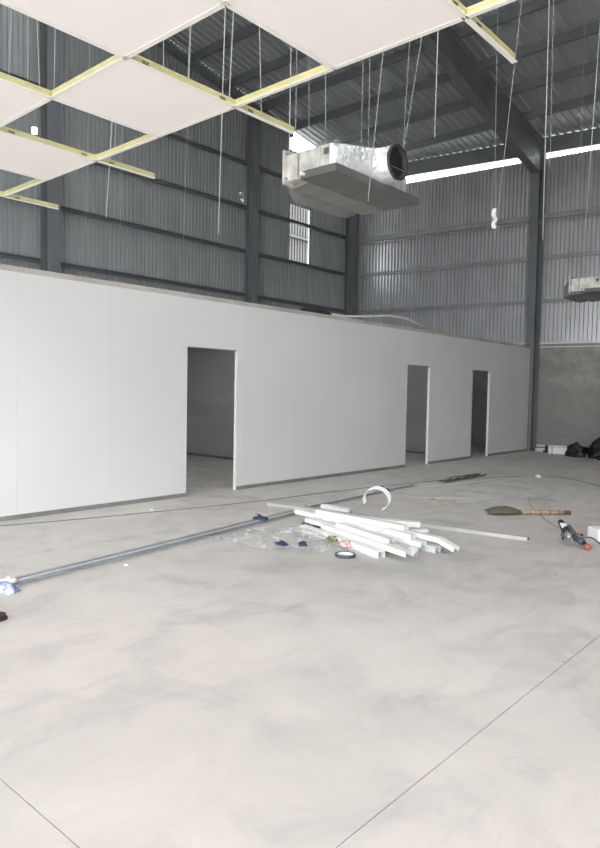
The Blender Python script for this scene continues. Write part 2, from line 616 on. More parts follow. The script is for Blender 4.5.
def roof_sheet(y0, xa, xb):
    """1 m wide sheet with ribs running along X; xa and xb are (x at y0, x at y0 + 1)"""
    b = MB()
    pr = profile(1.0, 0.2, 0.035)
    for (ya, ha), (yb, hb) in zip(pr[:-1], pr[1:]):
        q = []
        for yy, hh, e in ((ya, ha, xa), (yb, hb, xa), (yb, hb, xb), (ya, ha, xb)):
            xx = e[0] + (e[1] - e[0]) * yy
            q.append((xx, yy, roof_at(xx) + hh))
        b.add(q, [(0, 1, 2, 3)])
    return b.build('roof_sheet', M['roof_sheet'], roof, loc=(0, y0, 0), fix=False)


def added_skylight_material():  # for the unseen roof sheets added to let light in from above
    mt = bpy.data.materials.new('added_clear_sheet')
    mt.use_nodes = True
    nt = mt.node_tree
    b = nt.nodes['Principled BSDF']
    b.inputs['Base Color'].default_value = (0.8, 0.82, 0.82, 1)
    b.inputs['Roughness'].default_value = 0.3
    b.inputs['Alpha'].default_value = 0.3
    return mt


M['added_skylight'] = added_skylight_material()
y = GY - 0.87
n = 0
while y > YR - 1.1:
    n += 1
    if n % 3 == 0 and y < 11:
        # every third sheet is clear beside the ridge, unseen and added for top light
        roof_sheet(y, (wall_x(y) + .16, wall_x(y + 1) + .16), (8.0, 8.0))
        for xa, xb in ((8.0, XRIDGE), (XRIDGE, 2.0)):
            o = roof_sheet(y, (xa, xa), (xb, xb))
            o.name = 'added_skylight_sheet'
            o.data.materials[0] = M['added_skylight']
        roof_sheet(y, (2.0, 2.0), (XF - .2, XF - .2))
        y -= 1.0
        continue
    roof_sheet(y, (wall_x(y) + .16, wall_x(y + 1) + .16), (XRIDGE, XRIDGE))
    roof_sheet(y, (XRIDGE, XRIDGE), (XF - .2, XF - .2))
    y -= 1.0
P_DEPTH = 0.20
C_PURLIN = [(0, 0), (.07, 0), (.07, .02), (.065, .02), (.065, .005), (.005, .005), (.005, .195), (.065, .195), (.065, .18), (.07, .18), (.07, .2), (0, .2)]
# eave beam follows the wall, the other purlins run square to the rafters
MB().sweep([(-.03, -.41), (.05, -.41), (.05, 0), (-.03, 0)], (wall_x(YR), YR, roof_at(wall_x(YR)) - .005), (wall_x(GY), GY, roof_at(wall_x(GY)) - .005)).build('eave_beam', M['steel'], roof)
xp = 16.75
while xp > XF:
    z = roof_at(xp) - P_DEPTH - .004
    MB().sweep([(a, b) for a, b in C_PURLIN], (xp, YR, z), (xp, GY - .03, z)).build('purlin', M['steel'], roof)
    xp -= 1.2
# slanting edge beam along the top of the gable
for xa, xb in ((14.4, XRIDGE), (XRIDGE, XF)):
    MB().sweep([(-.05, -.16), (.05, -.16), (.05, 0), (-.05, 0)], (xa, GY - .10, roof_at(xa) - .21), (xb, GY - .10, roof_at(xb) - .21)).build('edge_beam', M['steel'], roof)


def fp(d, yv, z):
    return Vector((18.14 - d, yv, z))


def i_beam(b, pts_lo, pts_hi, s, fwid, tw=.012, tf=.018):
    """I-section following two polylines (d, z): flanges on both, web between, centred on s"""
    for a, c in zip(range(len(pts_lo) - 1), range(1, len(pts_lo))):
        for pts, sg in ((pts_lo, 1), (pts_hi, -1)):
            p0, p1 = pts[a], pts[c]
            t = Vector((p1[0] - p0[0], p1[1] - p0[1])).normalized()
            nrm = Vector((-t.y, t.x)) * tf * sg
            q = []
            for ss in (s - fwid / 2, s + fwid / 2):
                q += [fp(p0[0], ss, p0[1]), fp(p1[0], ss, p1[1]), fp(p1[0] + nrm.x, ss, p1[1] + nrm.y), fp(p0[0] + nrm.x, ss, p0[1] + nrm.y)]
            b.hexa(q[:4], q[4:])
        q = []
        for ss in (s - tw / 2, s + tw / 2):
            q += [fp(pts_lo[a][0], ss, pts_lo[a][1]), fp(pts_lo[c][0], ss, pts_lo[c][1]), fp(pts_hi[c][0], ss, pts_hi[c][1]), fp(pts_hi[a][0], ss, pts_hi[a][1])]
        b.hexa(q[:4], q[4:])


def portal_frame(yv, label):
    dw = 18.14 - wall_x(yv)          # the wall is not quite square to the frames
    o0 = fp(dw + .25, yv, 0)
    t = thing('portal_frame', label, 'steel frame', o0)
    inv = Matrix.Translation(-o0)

    def part(name, b):
        b.v = [tuple(inv @ Vector(p)) for p in b.v]
        return b.build(name, M['steel'], t)
    top = lambda d: roof_at(18.14 - d) - .215
    b = MB()
    i_beam(b, [(dw + .47, 0.0), (dw + .50, 7.38)], [(dw + .08, 0.0), (dw + .08, top(dw + .08) - .02)], yv, .235)
    part('column', b)
    b = MB()
    RD = 18.14 - XRIDGE
    i_beam(b, [(dw + .48, 7.42), (3.0, 7.88), (5.6, 8.50), (RD, top(RD) - .60)], [(dw + .08, top(dw + .08)), (3.0, top(3)), (5.6, top(5.6)), (RD, top(RD))], yv, .24)
    part('rafter', b)
    b = MB()
    i_beam(b, [(RD, top(RD) - .60), (18.14 - XF, top(18.14 - XF) - .60)], [(RD, top(RD)), (18.14 - XF, top(18.14 - XF))], yv, .24)
    part('rafter', b)
    b = MB()
    b.box(18.14 - dw - .47, 18.14 - dw - .10, yv - .11, yv - .01, 7.40, 7.42)
    b.box(18.14 - dw - .47, 18.14 - dw - .10, yv + .01, yv + .11, 7.40, 7.42)
    part('stiffener', b)
    b = MB().box(18.14 - dw - .52, 18.14 - dw - .03, yv - .15, yv + .15, 0, .02)
    part('base_plate', b)
    return t


portal_frame(7.34, 'dark steel column and sloping rafter at the end of the partition')
portal_frame(1.2, 'dark steel frame nearest the right side of the hall')


def gable_column(x, w, label):
    top = roof_at(x, GY) - .40
    t = thing('gable_column', label, 'column', (x, GY - .2, 0))
    MB().box(-w / 2, w / 2, -.14, -.12, 0, top).build('flange', M['steel'], t)
    MB().box(-w / 2, w / 2, .12, .14, 0, top).build('flange', M['steel'], t)
    MB().box(-.008, .008, -.12, .12, 0, top).build('web', M['steel'], t)
    return t


gable_column(7.0, .29, 'dark steel column behind the ceiling tiles at far left')
gable_column(12.74, .21, 'dark steel column left of the open bay in gable wall')
gable_column(17.14, .28, 'dark steel column in the far corner of the hall')

# ------------------------------------------------------------------ white partition with three doorways
part = struct('wall_partition', 'white sandwich panel partition with three doorways')
TH = 0.05
X0P, X1P = -5.4, 17.64
DOORS = [(5.93, 6.89, 2.085), (11.56, 12.46, 2.07), (14.34, 15.29, 2.065)]
seam = 7.04
edges = []
k = math.ceil((X0P - seam) / 1.17)
xe = seam + k * 1.17
edges = [X0P]
while xe < X1P - .1:
    if xe > X0P + .1:
        edges.append(xe)
    xe += 1.17
edges.append(X1P)
for a, c in zip(edges[:-1], edges[1:]):
    b = MB()
    cuts = [(a + .0007, c - .0007)]
    lo = a + .0007
    segs = []
    for d0, d1, dh in DOORS:
        if d1 <= a or d0 >= c:
            continue
        if d0 > lo:
            segs.append((lo, d0, 0.0))
        segs.append((max(lo, d0), min(d1, c - .0007), dh))
        lo = min(d1, c - .0007)
    if lo < c - .0007 - 1e-6:
        segs.append((lo, c - .0007, 0.0))
    for s0, s1, zb in segs:
        if s1 - s0 > 1e-4:
            b.box(s0, s1, D, D + TH, max(zb, .004), H - .01)
    b.build('panel', M['panel'], part, fix=False)
# dark joint strip inside the seams
MB().box(X0P, X1P, D + .03, D + .05, 2.2, H - .02).build('joint_filler', M['panel'], part)
# base track between the doorways and top channel
base = struct('baseboard_partition', 'dark metal base track under the white partition')
lo = X0P
for d0, d1, dh in DOORS + [(X1P, X1P + 1, 0)]:
    MB().box(lo, d0 - .001, D - .007, D + TH + .007, 0.0, .052).build('base_track', M['track'], base)
    lo = d1 + .001
trim = struct('trim_1', 'dusty tan channel capping the white partition')
xe = X0P
while xe < X1P:
    x2 = min(xe + 3.0, X1P)
    b = MB()
    b.box(xe + .001, x2 - .001, D - .006, D + TH + .006, H - .012, H - .0)
    b.box(xe + .001, x2 - .001, D - .006, D, H - .06, H - .012)
    b.box(xe + .001, x2 - .001, D + TH, D + TH + .006, H - .06, H - .012)
    b.build('cap_channel', M['cap'], trim)
    xe += 3.0
for n, (d0, d1, dh) in enumerate(DOORS):
    fr = struct('door_%d' % (n + 1), ['open doorway nearest the viewer', 'middle open doorway', 'open doorway nearest the far wall'][n])
    MB().box(d0, d0 + .006, D - .002, D + TH + .002, 0, dh).build('jamb', M['white_metal'], fr)
    MB().box(d1 - .008, d1, D - .003, D + TH + .003, 0, dh).build('jamb', M['white_metal'], fr)
    MB().box(d0 + .006, d1 - .008, D - .002, D + TH + .002, dh - .008, dh).build('head', M['track'], fr)

# cross walls of the rooms behind the partition, laid in horizontal panels
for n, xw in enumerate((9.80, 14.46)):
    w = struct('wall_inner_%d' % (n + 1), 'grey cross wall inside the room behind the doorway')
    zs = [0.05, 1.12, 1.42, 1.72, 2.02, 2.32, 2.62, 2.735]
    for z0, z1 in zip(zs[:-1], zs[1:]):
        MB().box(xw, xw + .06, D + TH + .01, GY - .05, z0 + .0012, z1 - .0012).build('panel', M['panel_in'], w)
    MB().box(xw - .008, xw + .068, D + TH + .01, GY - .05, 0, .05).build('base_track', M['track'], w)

inner = struct('ceiling_inner_added', 'added unseen lid that darkens the rooms behind the partition')  # lid out of view, added to cut the light in the rooms
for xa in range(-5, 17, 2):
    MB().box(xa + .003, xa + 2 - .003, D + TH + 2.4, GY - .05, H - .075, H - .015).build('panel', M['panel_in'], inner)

# grey conduit and rubbish on top of the partition
tag(MB().tube([(8.9, D + .04, H + .02), (9.6, D + .05, H + .03), (10.3, D + .04, H + .10), (10.9, D + .03, H + .17), (11.5, D + .02, H + .17), (12.0, D + .02, H + .09), (12.5, D + .03, H + .02)], .022, 8).build('flexible_conduit', M['greycable'], smooth=True),
    'grey flexible conduit bowing over the top of partition', 'conduit')


def lump(name, mat, label, cat, c, r, seed, amp=.35, freq=3.0, group=None, sub=3, flat=0.0, rz=0.0):
    import bmesh
    bm = bmesh.new()
    bmesh.ops.create_icosphere(bm, subdivisions=sub, radius=1)
    for v in bm.verts:
        q = v.co.normalized()
        k = 1 + amp * noise.noise(q * freq + Vector((seed * 7.3, seed, 0))) + amp * .5 * noise.noise(q * freq * 2.7 + Vector((0, seed * 3.1, seed)))
        v.co = Vector((q.x * r[0] * k, q.y * r[1] * k, q.z * r[2] * k))
        if v.co.z < -flat * r[2]:
            v.co.z = -flat * r[2]
    zmin = min(v.co.z for v in bm.verts)
    for v in bm.verts:
        v.co.z -= zmin
    me = bpy.data.meshes.new(name)
    bm.to_mesh(me)
    bm.free()
    me.materials.append(mat)
    for p in me.polygons:
        p.use_smooth = True
    o = link(bpy.data.objects.new(name, me))
    o.location = c
    o.rotation_euler.z = rz
    return tag(o, label, cat, group)


lump('cloth_bundle', M['rubber'], 'dark rag bundle lying on top of the partition', 'rag', (8.75, D + .045, H), (.42, .045, .05), 3, flat=.5)

# ------------------------------------------------------------------ suspended ceiling
ceil = struct('ceiling', 'half finished suspended ceiling of white tiles on tee bars')
CZ, CX0, CY0, SX, SY = 3.188, 2.7954, 6.0386, 0.7622, 0.7547
NI, NJ = 4, 10
TEEH = .042


def tee(name, A, B, slots=()):
    A, B = Vector(A), Vector(B)
    t = (B - A).normalized()
    w = MB().sweep([(-.0015, .002), (.0015, .002), (.0015, TEEH - .012), (.004, TEEH - .012), (.004, TEEH), (-.004, TEEH), (-.004, TEEH - .012), (-.0015, TEEH - .012)], A, B).build(name, M['tee_web'], ceil)
    MB().sweep([(-.014, -.001), (.014, -.001), (.014, .002), (-.014, .002)], A, B).build('tee_cap', M['tee_cap'], w)
    for u in slots:
        for dz in (.011, .021):
            p = A + t * u
            s0 = MB().sweep([(-.0045, dz), (.0045, dz), (.0045, dz + .004), (-.0045, dz + .004)], p - t * .022, p + t * .022)
            s0.build('slot', M['slot'], w)
    return w


for j in range(0, NJ + 1, 2):
    y = CY0 - j * SY
    xa = CX0 - NI * SX
    tee('main_tee', (xa, y, CZ), (CX0 + .53, y, CZ), [CX0 - xa - .10, CX0 - xa + .13, CX0 - SX - xa + .12])
for i in range(NI + 1):
    for j in range(NJ):
        x = CX0 - i * SX
        ya, yb = CY0 - j * SY, CY0 - (j + 1) * SY
        tee('cross_tee', (x, ya - .005, CZ), (x, yb + .005, CZ))
for j in range(1, NJ, 2):
    for i in range(NI):
        y = CY0 - j * SY
        tee('cross_tee', (CX0 - i * SX - .005, y, CZ), (CX0 - (i + 1) * SX + .005, y, CZ))
tm = MB().box(-SX / 2 + .005, SX / 2 - .005, -SY / 2 + .005, SY / 2 - .005, 0, .012).mesh('ceiling_tile')
tm.materials.append(M['tile'])
for i in range(NI):
    for j in range(NJ):
        if (i + j) % 2 == 1:
            o = link(bpy.data.objects.new('ceiling_tile', tm))
            o.parent = ceil
            o.location = (CX0 - (i + .5) * SX, CY0 - (j + .5) * SY, CZ + .0025)

# ------------------------------------------------------------------ hanging wires and rods
WG = 'hangers from the roof'
WIRES = [
    ((1.78, 3.774, 3.23), (1.99, 3.54, 10), .003, 'thin hanger wire on ceiling tee at the left picture edge'),
    ((1.89, 3.774, 3.23), (1.94, 3.73, 10), .003, 'thin hanger wire second from left picture edge, above the ceiling tee'),
    ((1.96, 3.774, 3.23), (1.81, 3.95, 10), .003, 'thin hanger wire third from left picture edge, above the ceiling tee'),
    ((2.05, 3.774, 3.23), (2.13, 3.68, 10), .003, 'thin hanger wire at the crossing of tees between left tiles'),
    ((2.27, 3.0198, 3.23), (2.23, 3.02, 10), .003, 'faint hanger wire above slotted tee beside the top tile'),
    ((2.44, 3.0198, 3.23), (2.57, 2.88, 10), .0034, 'pale hanger wire halfway along the slotted ceiling tee'),
    ((2.75, 3.0198, 3.23), (2.93, 2.86, 10), .0045, 'thick pale hanger wire at the tee crossing in mid ceiling'),
    ((3.02, 3.0198, 3.23), (2.84, 3.21, 10), .004, 'hanger wire on the free tee end left of the air unit'),
    ((2.795, 4.28, 3.23), (2.95, 4.14, 10), .003, 'thin hanger wire on the cross tee below the middle tile'),
    ((4.03, 6.33, 3.30), (4.29, 6.03, 10), .006, 'leaning white rod end hanging below the left tee end'),
    ((4.16, 6.26, 3.20), (4.20, 6.22, 10), .003, 'faint straight wire right of leaning white rod end'),
    ((5.41, 6.76, 3.30), (5.52, 6.62, 10), .004, 'lone wire hanging before gable wall above the first doorway'),
    ((5.24, 5.91, 3.30), (5.32, 5.82, 10), .007, 'thick white rod hanging free above the nearest doorway'),
    ((4.63, 4.26, 3.42), (4.63, 4.26, 10), .005, 'zinc rod carrying rear left corner of the air unit'),
    ((4.67, 4.22, 3.60), (4.66, 4.24, 10), .004, 'second zinc rod beside rear left corner of air unit'),
    ((5.15, 4.46, 3.42), (5.07, 4.55, 10), .004, 'rod dropping behind the galvanised side of air unit'),
    ((4.60, 3.80, 3.62), (4.51, 3.90, 10), .004, 'rod carrying the front left corner of air unit'),
    ((5.25, 3.90, 3.62), (5.26, 3.89, 10), .004, 'left rod of a close pair above the foil duct'),
    ((5.30, 3.85, 3.62), (5.28, 3.87, 10), .004, 'right rod of a close pair above the foil duct'),
    ((4.694, 3.40, 3.117), (4.873, 3.40, 4.502), .004, 'leaning white wire hanging across the front of foil air unit'),
    ((5.43, 3.60, 3.42), (5.96, 2.86, 10), .004, 'slanting wire right of the round black duct mouth'),
    ((5.55, 3.64, 3.42), (5.65, 3.42, 10), .004, 'steep rod right of the round black duct mouth'),
    ((5.62, 3.32, 3.90), (5.64, 3.30, 10), .006, 'thick white rod ending in mid air right of air unit'),
    ((8.42, 4.04, 3.75), (8.35, 4.11, 10), .004, 'straight wire with a white plastic scrap at its end'),
    ((8.97, 4.28, 3.70), (9.30, 3.90, 10), .005, 'slanting wire below the lone tee end at top right'),
    ((10.35, 4.15, 3.90), (10.31, 4.19, 10), .011, 'thick white pipe hanging before the steel column'),
    ((7.49, 2.95, 4.00), (7.43, 3.02, 10), .004, 'thin wire just right of thick white hanging pipe'),
    ((9.85, 3.34, 3.90), (9.98, 3.19, 10), .007, 'long white rod hanging at the right picture edge'),
    ((4.25, 7.10, 3.30), (4.35, 7.02, 10), .003, 'thin wire hanging just behind the far left tee end'),
]
for A, B, r, label in WIRES:
    A, B = Vector(A), Vector(B)
    for _ in range(4):
        zt = roof_at(B.x, B.y) - .01
        B = A + (B - A) * ((zt - A.z) / (B.z - A.z))
    o = MB().tube([(0, 0, 0), B - A], r * .8, 6).build('hanger_wire', M['rod'] if r > .0045 else M['wire'], loc=A, smooth=True)
    tag(o, label, 'hanger wire', WG)
tag(MB().ribbon([(8.42, 4.04, 3.96), (8.41, 4.05, 3.88), (8.44, 4.03, 3.82), (8.41, 4.05, 3.76), (8.43, 4.04, 3.70)], (.035, -.04, 0), .004).build('plastic_scrap', M['paper']),
    'white plastic scrap dangling from a wire before the metal wall', 'scrap')


# ------------------------------------------------------------------ ducted air units
def ring_rect(x0, x1, y, z0, z1, n=32):
    """n points round a rectangle in the plane y, starting on the +x side, matched to a circle"""
    out = []
    cx, cz, hx, hz = (x0 + x1) / 2, (z0 + z1) / 2, (x1 - x0) / 2, (z1 - z0) / 2
    for i in range(n):
        a = 2 * math.pi * i / n
        ca, sa = math.cos(a), math.sin(a)
        k = 1 / max(abs(ca), abs(sa))
        out.append(Vector((cx + hx * ca * k, y, cz + hz * sa * k)))
    return out


def ring_circle(x, y, z, r, n=32):
    return [Vector((x + r * math.cos(2 * math.pi * i / n), y, z + r * math.sin(2 * math.pi * i / n))) for i in range(n)]


def air_unit(x, y, z, label):
    """local origin: front left lower corner of the casing; x runs along the unit, y away from the duct mouth"""
    t = thing('ducted_air_unit', label, 'air conditioner', (x, y, z), 0, 'ducted air units under the roof')
    body = MB().box(0, 1.22, .06, .56, .0, .235).build('casing', M['galv'], t, bevel=.006)
    MB().box(-.006, .004, .41, .425, .005, .23).build('seam', M['steelgrey'], body)
    fl = MB().box(-.035, 1.25, .555, .585, -.03, .275).build('flange', M['galv'], t)
    for zz in (.02, .24):
        MB().tube([(-.02, .55, zz), (-.02, .54, zz)], .012, 8).build('bolt', M['steelgrey'], fl)
    side = MB().box(-.012, 0, .14, .17, .01, .23).build('side_strip', M['galv'], t)
    for k in range(7):
        MB().tube([(-.012, .155, .03 + k * .03), (-.017, .155, .03 + k * .03)], .006, 6).build('rivet', M['steelgrey'], side)
    MB().box(-.012, 0, .07, .12, .15, .20).build('junction_plate', M['tray'], t)
    # drip tray under the front half, folded up at its edges
    b = MB()
    b.box(-.06, 1.26, -.06, .34, -.035, -.025)
    b.box(-.06, 1.26, -.06, -.05, -.025, .03)
    b.box(-.06, 1.26, .33, .34, -.025, .03)
    b.box(-.06, -.05, -.05, .33, -.025, .03)
    b.box(1.25, 1.26, -.05, .33, -.025, .03)
    tr = b.build('drip_tray', M['tray'], t)
    MB().tube([(-.06, .30, .0), (-.10, .30, .0)], .016, 10).build('drain_spout', M['white_metal'], tr)
    # canvas outlet hood behind
    rings = [ring_rect(.10, 1.20, .585, .0, .22), ring_rect(.16, 1.22, .68, -.03, .22), ring_rect(.34, 1.22, .80, -.045, .16), ring_rect(.55, 1.16, .88, -.03, .10)]
    MB().loft(rings).build('outlet_hood', M['canvas'], t, smooth=True)
    MB().hexa([(.06, .34, -.03), (1.24, .34, -.03), (1.22, .585, -.045), (.10, .585, -.045)], [(.06, .34, -.004), (1.24, .34, -.004), (1.22, .585, -.004), (.10, .585, -.004)]).build('bottom_plate', M['canvas'], t)
    # foil wrapped transition to a round collar
    cx, cz, r = .64, .182, .156
    A = ring_rect(.005, 1.10, .06, .005, .235)
    Bc = ring_circle(cx, -.13, cz, r)
    rings = []
    for k in range(9):
        u = k / 8
        e = u * u * (3 - 2 * u)
        rings.append([p.lerp(q, e) + Vector((0, 0, 0)) for p, q in zip(A, Bc)])
        for p in rings[-1]:
            p.y = .06 - .19 * u
    rings.append(ring_circle(cx, -.20, cz, r))
    f = MB().loft(rings, caps=False).build('foil_duct', M['foil'], t, smooth=True)
    MB().loft([ring_circle(cx, -.19, cz, r - .004), ring_circle(cx, -.225, cz, r + .004), ring_circle(cx, -.225, cz, r - .022), ring_circle(cx, -.17, cz, r - .024)], caps=False).build('collar', M['rubber'], f, smooth=True)
    MB().loft([ring_circle(cx, -.175, cz, r - .02), ring_circle(cx, -.02, cz, r - .025), ring_circle(cx, -.015, cz, .02)], caps=True).build('duct_liner', M['black'], f)
    # fan blades in the dark mouth
    hub = MB().tube([(cx, -.10, cz), (cx, -.05, cz)], .04, 12).build('fan_hub', M['rubber'], f)
    MB().tube([(cx - r + .02, -.205, cz - .05), (cx + r - .03, -.205, cz - .05)], .003, 6).build('guard_wire', M['steelgrey'], f)
    # suspension brackets at the corners
    for bx, by in ((.03, .50), (.05, .02), (1.19, .50), (1.10, .02)):
        MB().box(bx - .02, bx + .02, by - .02, by + .02, .235, .262).build('bracket', M['steelgrey'], t)
    return t


air_unit(4.56, 3.66, 3.405, 'silver foil wrapped air unit hanging in the middle of the hall')
air_unit(12.5, 3.90, 3.40, 'pale air unit cut off by the right picture edge')
for xx, yy, lab in ((12.55, 4.40, 'rod carrying the left end of the air unit at picture edge'), (12.58, 3.93, 'rod carrying near corner of the air unit at picture edge')):
    o = MB().tube([(0, 0, 0), (0, 0, roof_at(xx, yy) - 3.66)], .004, 6).build('hanger_wire', M['wire'], loc=(xx, yy, 3.66))
    tag(o, lab, 'hanger wire', WG)


# ------------------------------------------------------------------ pile of channel offcuts
def u_channel(w, h, t=.004):
    """open underneath"""
    return [(-w / 2, 0), (-w / 2 + t, 0), (-w / 2 + t, h - t), (w / 2 - t, h - t), (w / 2 - t, 0), (w / 2, 0), (w / 2, h), (-w / 2, h)]


def box_tube(w, h, t=.003):
    return [(-w / 2, 0), (w / 2, 0), (w / 2, h), (-w / 2, h)]


def chan(A, B, w, h, mat, label, extra=None, tilt=(0, 0, 1), cat='metal channel', prof=None):
    A, B = Vector(A), Vector(B)
    c = Vector((A.x, A.y, 0))
    b = MB().sweep(prof or u_channel(w, h), A - c, B - c, tilt)
    if extra:
        b.sweep(prof or u_channel(w, h), B - c, Vector(extra) - c, tilt)
    o = b.build('metal_channel', mat, loc=c)
    return tag(o, label, cat, 'offcuts in the pile on the floor')


CH = M['channel']
o = MB().sweep([(-.03, 0), (.03, 0), (.03, .035), (-.03, .035)], (0, 0, 0), (.44, -3.31, 0)).build('box_tube', M['tube_grey'], loc=(6.29, 6.05, 0))
tag(o, 'long dull grey box tube lying under the offcut pile', 'metal tube')
MB().sweep([(-.024, .006), (.024, .006), (.024, .029), (-.024, .029)], (.44, -3.308, 0), (.4402, -3.312, 0)).build('open_end_shade', M['slot'], o)  # dark plate paints the shade of a hollow on the solid tube
chan((5.78, 5.10, .082), (5.50, 3.36, .10), .07, .05, CH, 'long white channel on top, pointing back left past the film')
chan((5.42, 4.69, .0), (5.03, 3.40, .0), .08, .06, CH, 'front white channel nearest the tape roll')
chan((5.46, 4.42, .055), (5.07, 3.13, .05), .10, .05, CH, 'broad white channel reaching nearest the viewer')
chan((5.66, 4.60, .10), (6.14, 3.67, .085), .09, .055, CH, 'white channel highest at the back of pile')
chan((5.66, 3.85, .115), (5.65, 3.16, .085), .075, .045, CH, 'white channel bent down at its right end', extra=(5.60, 2.96, .035))
chan((5.62, 3.85, .075), (6.02, 3.51, .075), .05, .03, CH, 'short narrow white channel at the rear right of pile')
chan((5.36, 3.90, .04), (5.36, 3.34, .012), .08, .05, M['channel_grey'], 'pale grey channel end under the broad white one')
chan((5.58, 4.05, .055), (5.51, 3.25, .045), .09, .05, CH, 'white channel end left of the bent channel')
chan((5.70, 3.78, .0), (5.57, 3.13, .0), .075, .055, M['channel_grey'], 'grey green channel lowest at the right of pile')
chan((5.24, 4.10, .0), (5.44, 3.27, .0), .07, .05, M['channel_grey'], 'pale channel slanting across the bottom of the pile')
chan((5.75, 4.45, .0), (5.66, 3.55, .0), .08, .055, CH, 'white channel buried in the middle of the pile')
chan((5.57, 4.75, .062), (5.30, 3.45, .062), .08, .045, CH, 'white channel lying between the front and broad ones')
chan((5.74, 4.75, .135), (5.63, 3.52, .15), .07, .045, CH, 'white channel lying highest along the middle of the pile')
chan((5.48, 4.25, .10), (5.22, 3.42, .10), .07, .04, CH, 'short white channel on top of the broad one')
chan((6.66, 5.42, .0), (6.62, 4.93, .0), .10, .05, CH, 'short wide white offcut behind the pile, apart from it')
o = MB().ribbon([(5.30, 3.75, .10), (5.42, 3.72, .135), (5.56, 3.70, .15), (5.66, 3.66, .165)], (0.005, .02, 0), .002).build('plastic_strip', CH)
tag(o, 'thin white strip curling over the pile', 'plastic strip')

# white hoop of edging standing behind the pile
e = Vector((.72, -.70, 0))
c0 = Vector((7.08, 4.88, 0))
pts = []
for k in range(17):
    a = math.radians(200 - k * 17)
    pts.append(c0 + e * (.165 * math.cos(a)) + Vector((.05 * math.sin(a), .05 * math.sin(a), .135 + .135 * math.sin(a))))
rb = [p - Vector((c0.x, c0.y, 0)) for p in pts]
zmin = min(p.z for p in rb)
rb = [p - Vector((0, 0, zmin - .006)) for p in rb]
tag(MB().ribbon(rb, (.055, .0, .035), .003).build('edging_hoop', CH, loc=(c0.x, c0.y, 0), smooth=False),
    'white plastic strip curled into a standing hoop', 'plastic strip')


# ------------------------------------------------------------------ long wrapped bundles
def bundle(pts, label, tapes, n=3, mat=M['tube_dark'], wrap=True):
    P = [Vector((x, y, 0)) for x, y in pts]
    o0 = P[0].copy()
    t = thing('profile_bundle', label, 'metal bundle', o0)
    for k in range(n):
        off = (k - (n - 1) / 2) * .052
        b = MB()
        for a, c in zip(P[:-1], P[1:]):
            dr = (c - a).normalized()
            sd = Vector((-dr.y, dr.x, 0)) * off
            b.sweep([(-.011, .004), (.011, .004), (.011, .026), (-.011, .026)], a + sd - o0, c + sd - o0)
        b.build('profile', mat if k != 1 else M['channel_grey'], t)
    if wrap:
        b = MB()
        L = []
        for a, c in zip(P[:-1], P[1:]):
            m_ = 14
            L += [a.lerp(c, i / m_) for i in range(m_)]
        L.append(P[-1])
        rings = []
        for i, p in enumerate(L):
            dr = (L[min(i + 1, len(L) - 1)] - L[max(i - 1, 0)]).normalized()
            sd = Vector((-dr.y, dr.x, 0))
            w = .115 + .035 * noise.noise(p * 2.1)
            hh = .04 + .012 * noise.noise(p * 3.7)
            rings.append([p - o0 + sd * (w * math.cos(a)) + Vector((0, 0, max(.002, hh * .5 + hh * .55 * math.sin(a)))) - sd * .02 for a in [2 * math.pi * q / 10 for q in range(10)]])
        b.loft(rings).build('plastic_wrap', M['wrap'], t, smooth=True)
    for x, y in tapes:
        p = Vector((x, y, 0)) - o0
        dr = (P[-1] - P[0]).normalized()
        sd = Vector((-dr.y, dr.x, 0))
        ring = lambda u: [p + dr * u + sd * (.095 * math.cos(a)) + Vector((0, 0, .032 + .031 * math.sin(a))) for a in [2 * math.pi * q / 14 for q in range(14)]]
        b = MB().loft([ring(-.03), ring(.03)])
        b.ribbon([p + Vector((0, 0, .06)), p - dr * .03 + Vector((0, 0, .085)), p - dr * .07 + Vector((0, 0, .10))], sd * .03, .003)
        b.build('tape', M['blue'], t)
    return t


bundle([(2.20, 4.90), (3.15, 5.02), (4.39, 5.18), (5.44, 5.33), (6.12, 5.42)], 'long film wrapped bundle of grey profiles running to the left edge', [(5.42, 5.33)])
bundle([(6.55, 5.56), (8.49, 5.69), (9.3, 5.74)], 'shorter film wrapped bundle behind the pile, blue tape at its end', [(8.42, 5.69)], n=2)


def crumple(name, mat, label, cat, c, rx, ry, hgt, seed, n=34, rz=0.0):
    b = MB()
    v, f = [], []
    for i in range(n + 1):
        for j in range(n + 1):
            u, w = i / n * 2 - 1, j / n * 2 - 1
            # square to disc
            x = u * math.sqrt(1 - w * w / 2)
            y = w * math.sqrt(1 - u * u / 2)
            r = math.hypot(x, y)
            k = 1 + .22 * noise.noise(Vector((x * 1.6 + seed, y * 1.6, seed)))
            q = Vector((x * 3.0 + seed * 2, y * 3.0, seed))
            z = hgt * max(0.0, 1 - r ** 2) * (.55 + .9 * abs(noise.noise(q))) + hgt * .3 * abs(noise.noise(q * 2.2))
            v.append((x * rx * k, y * ry * k, max(.004, z * (1 if r < .96 else .3))))
    for i in range(n):
        for j in range(n):
            f.append((i * (n + 1) + j, (i + 1) * (n + 1) + j, (i + 1) * (n + 1) + j + 1, i * (n + 1) + j + 1))
    b.add(v, f)
    o = b.build(name, mat, loc=c, rz=rz, smooth=True)
    return tag(o, label, cat)


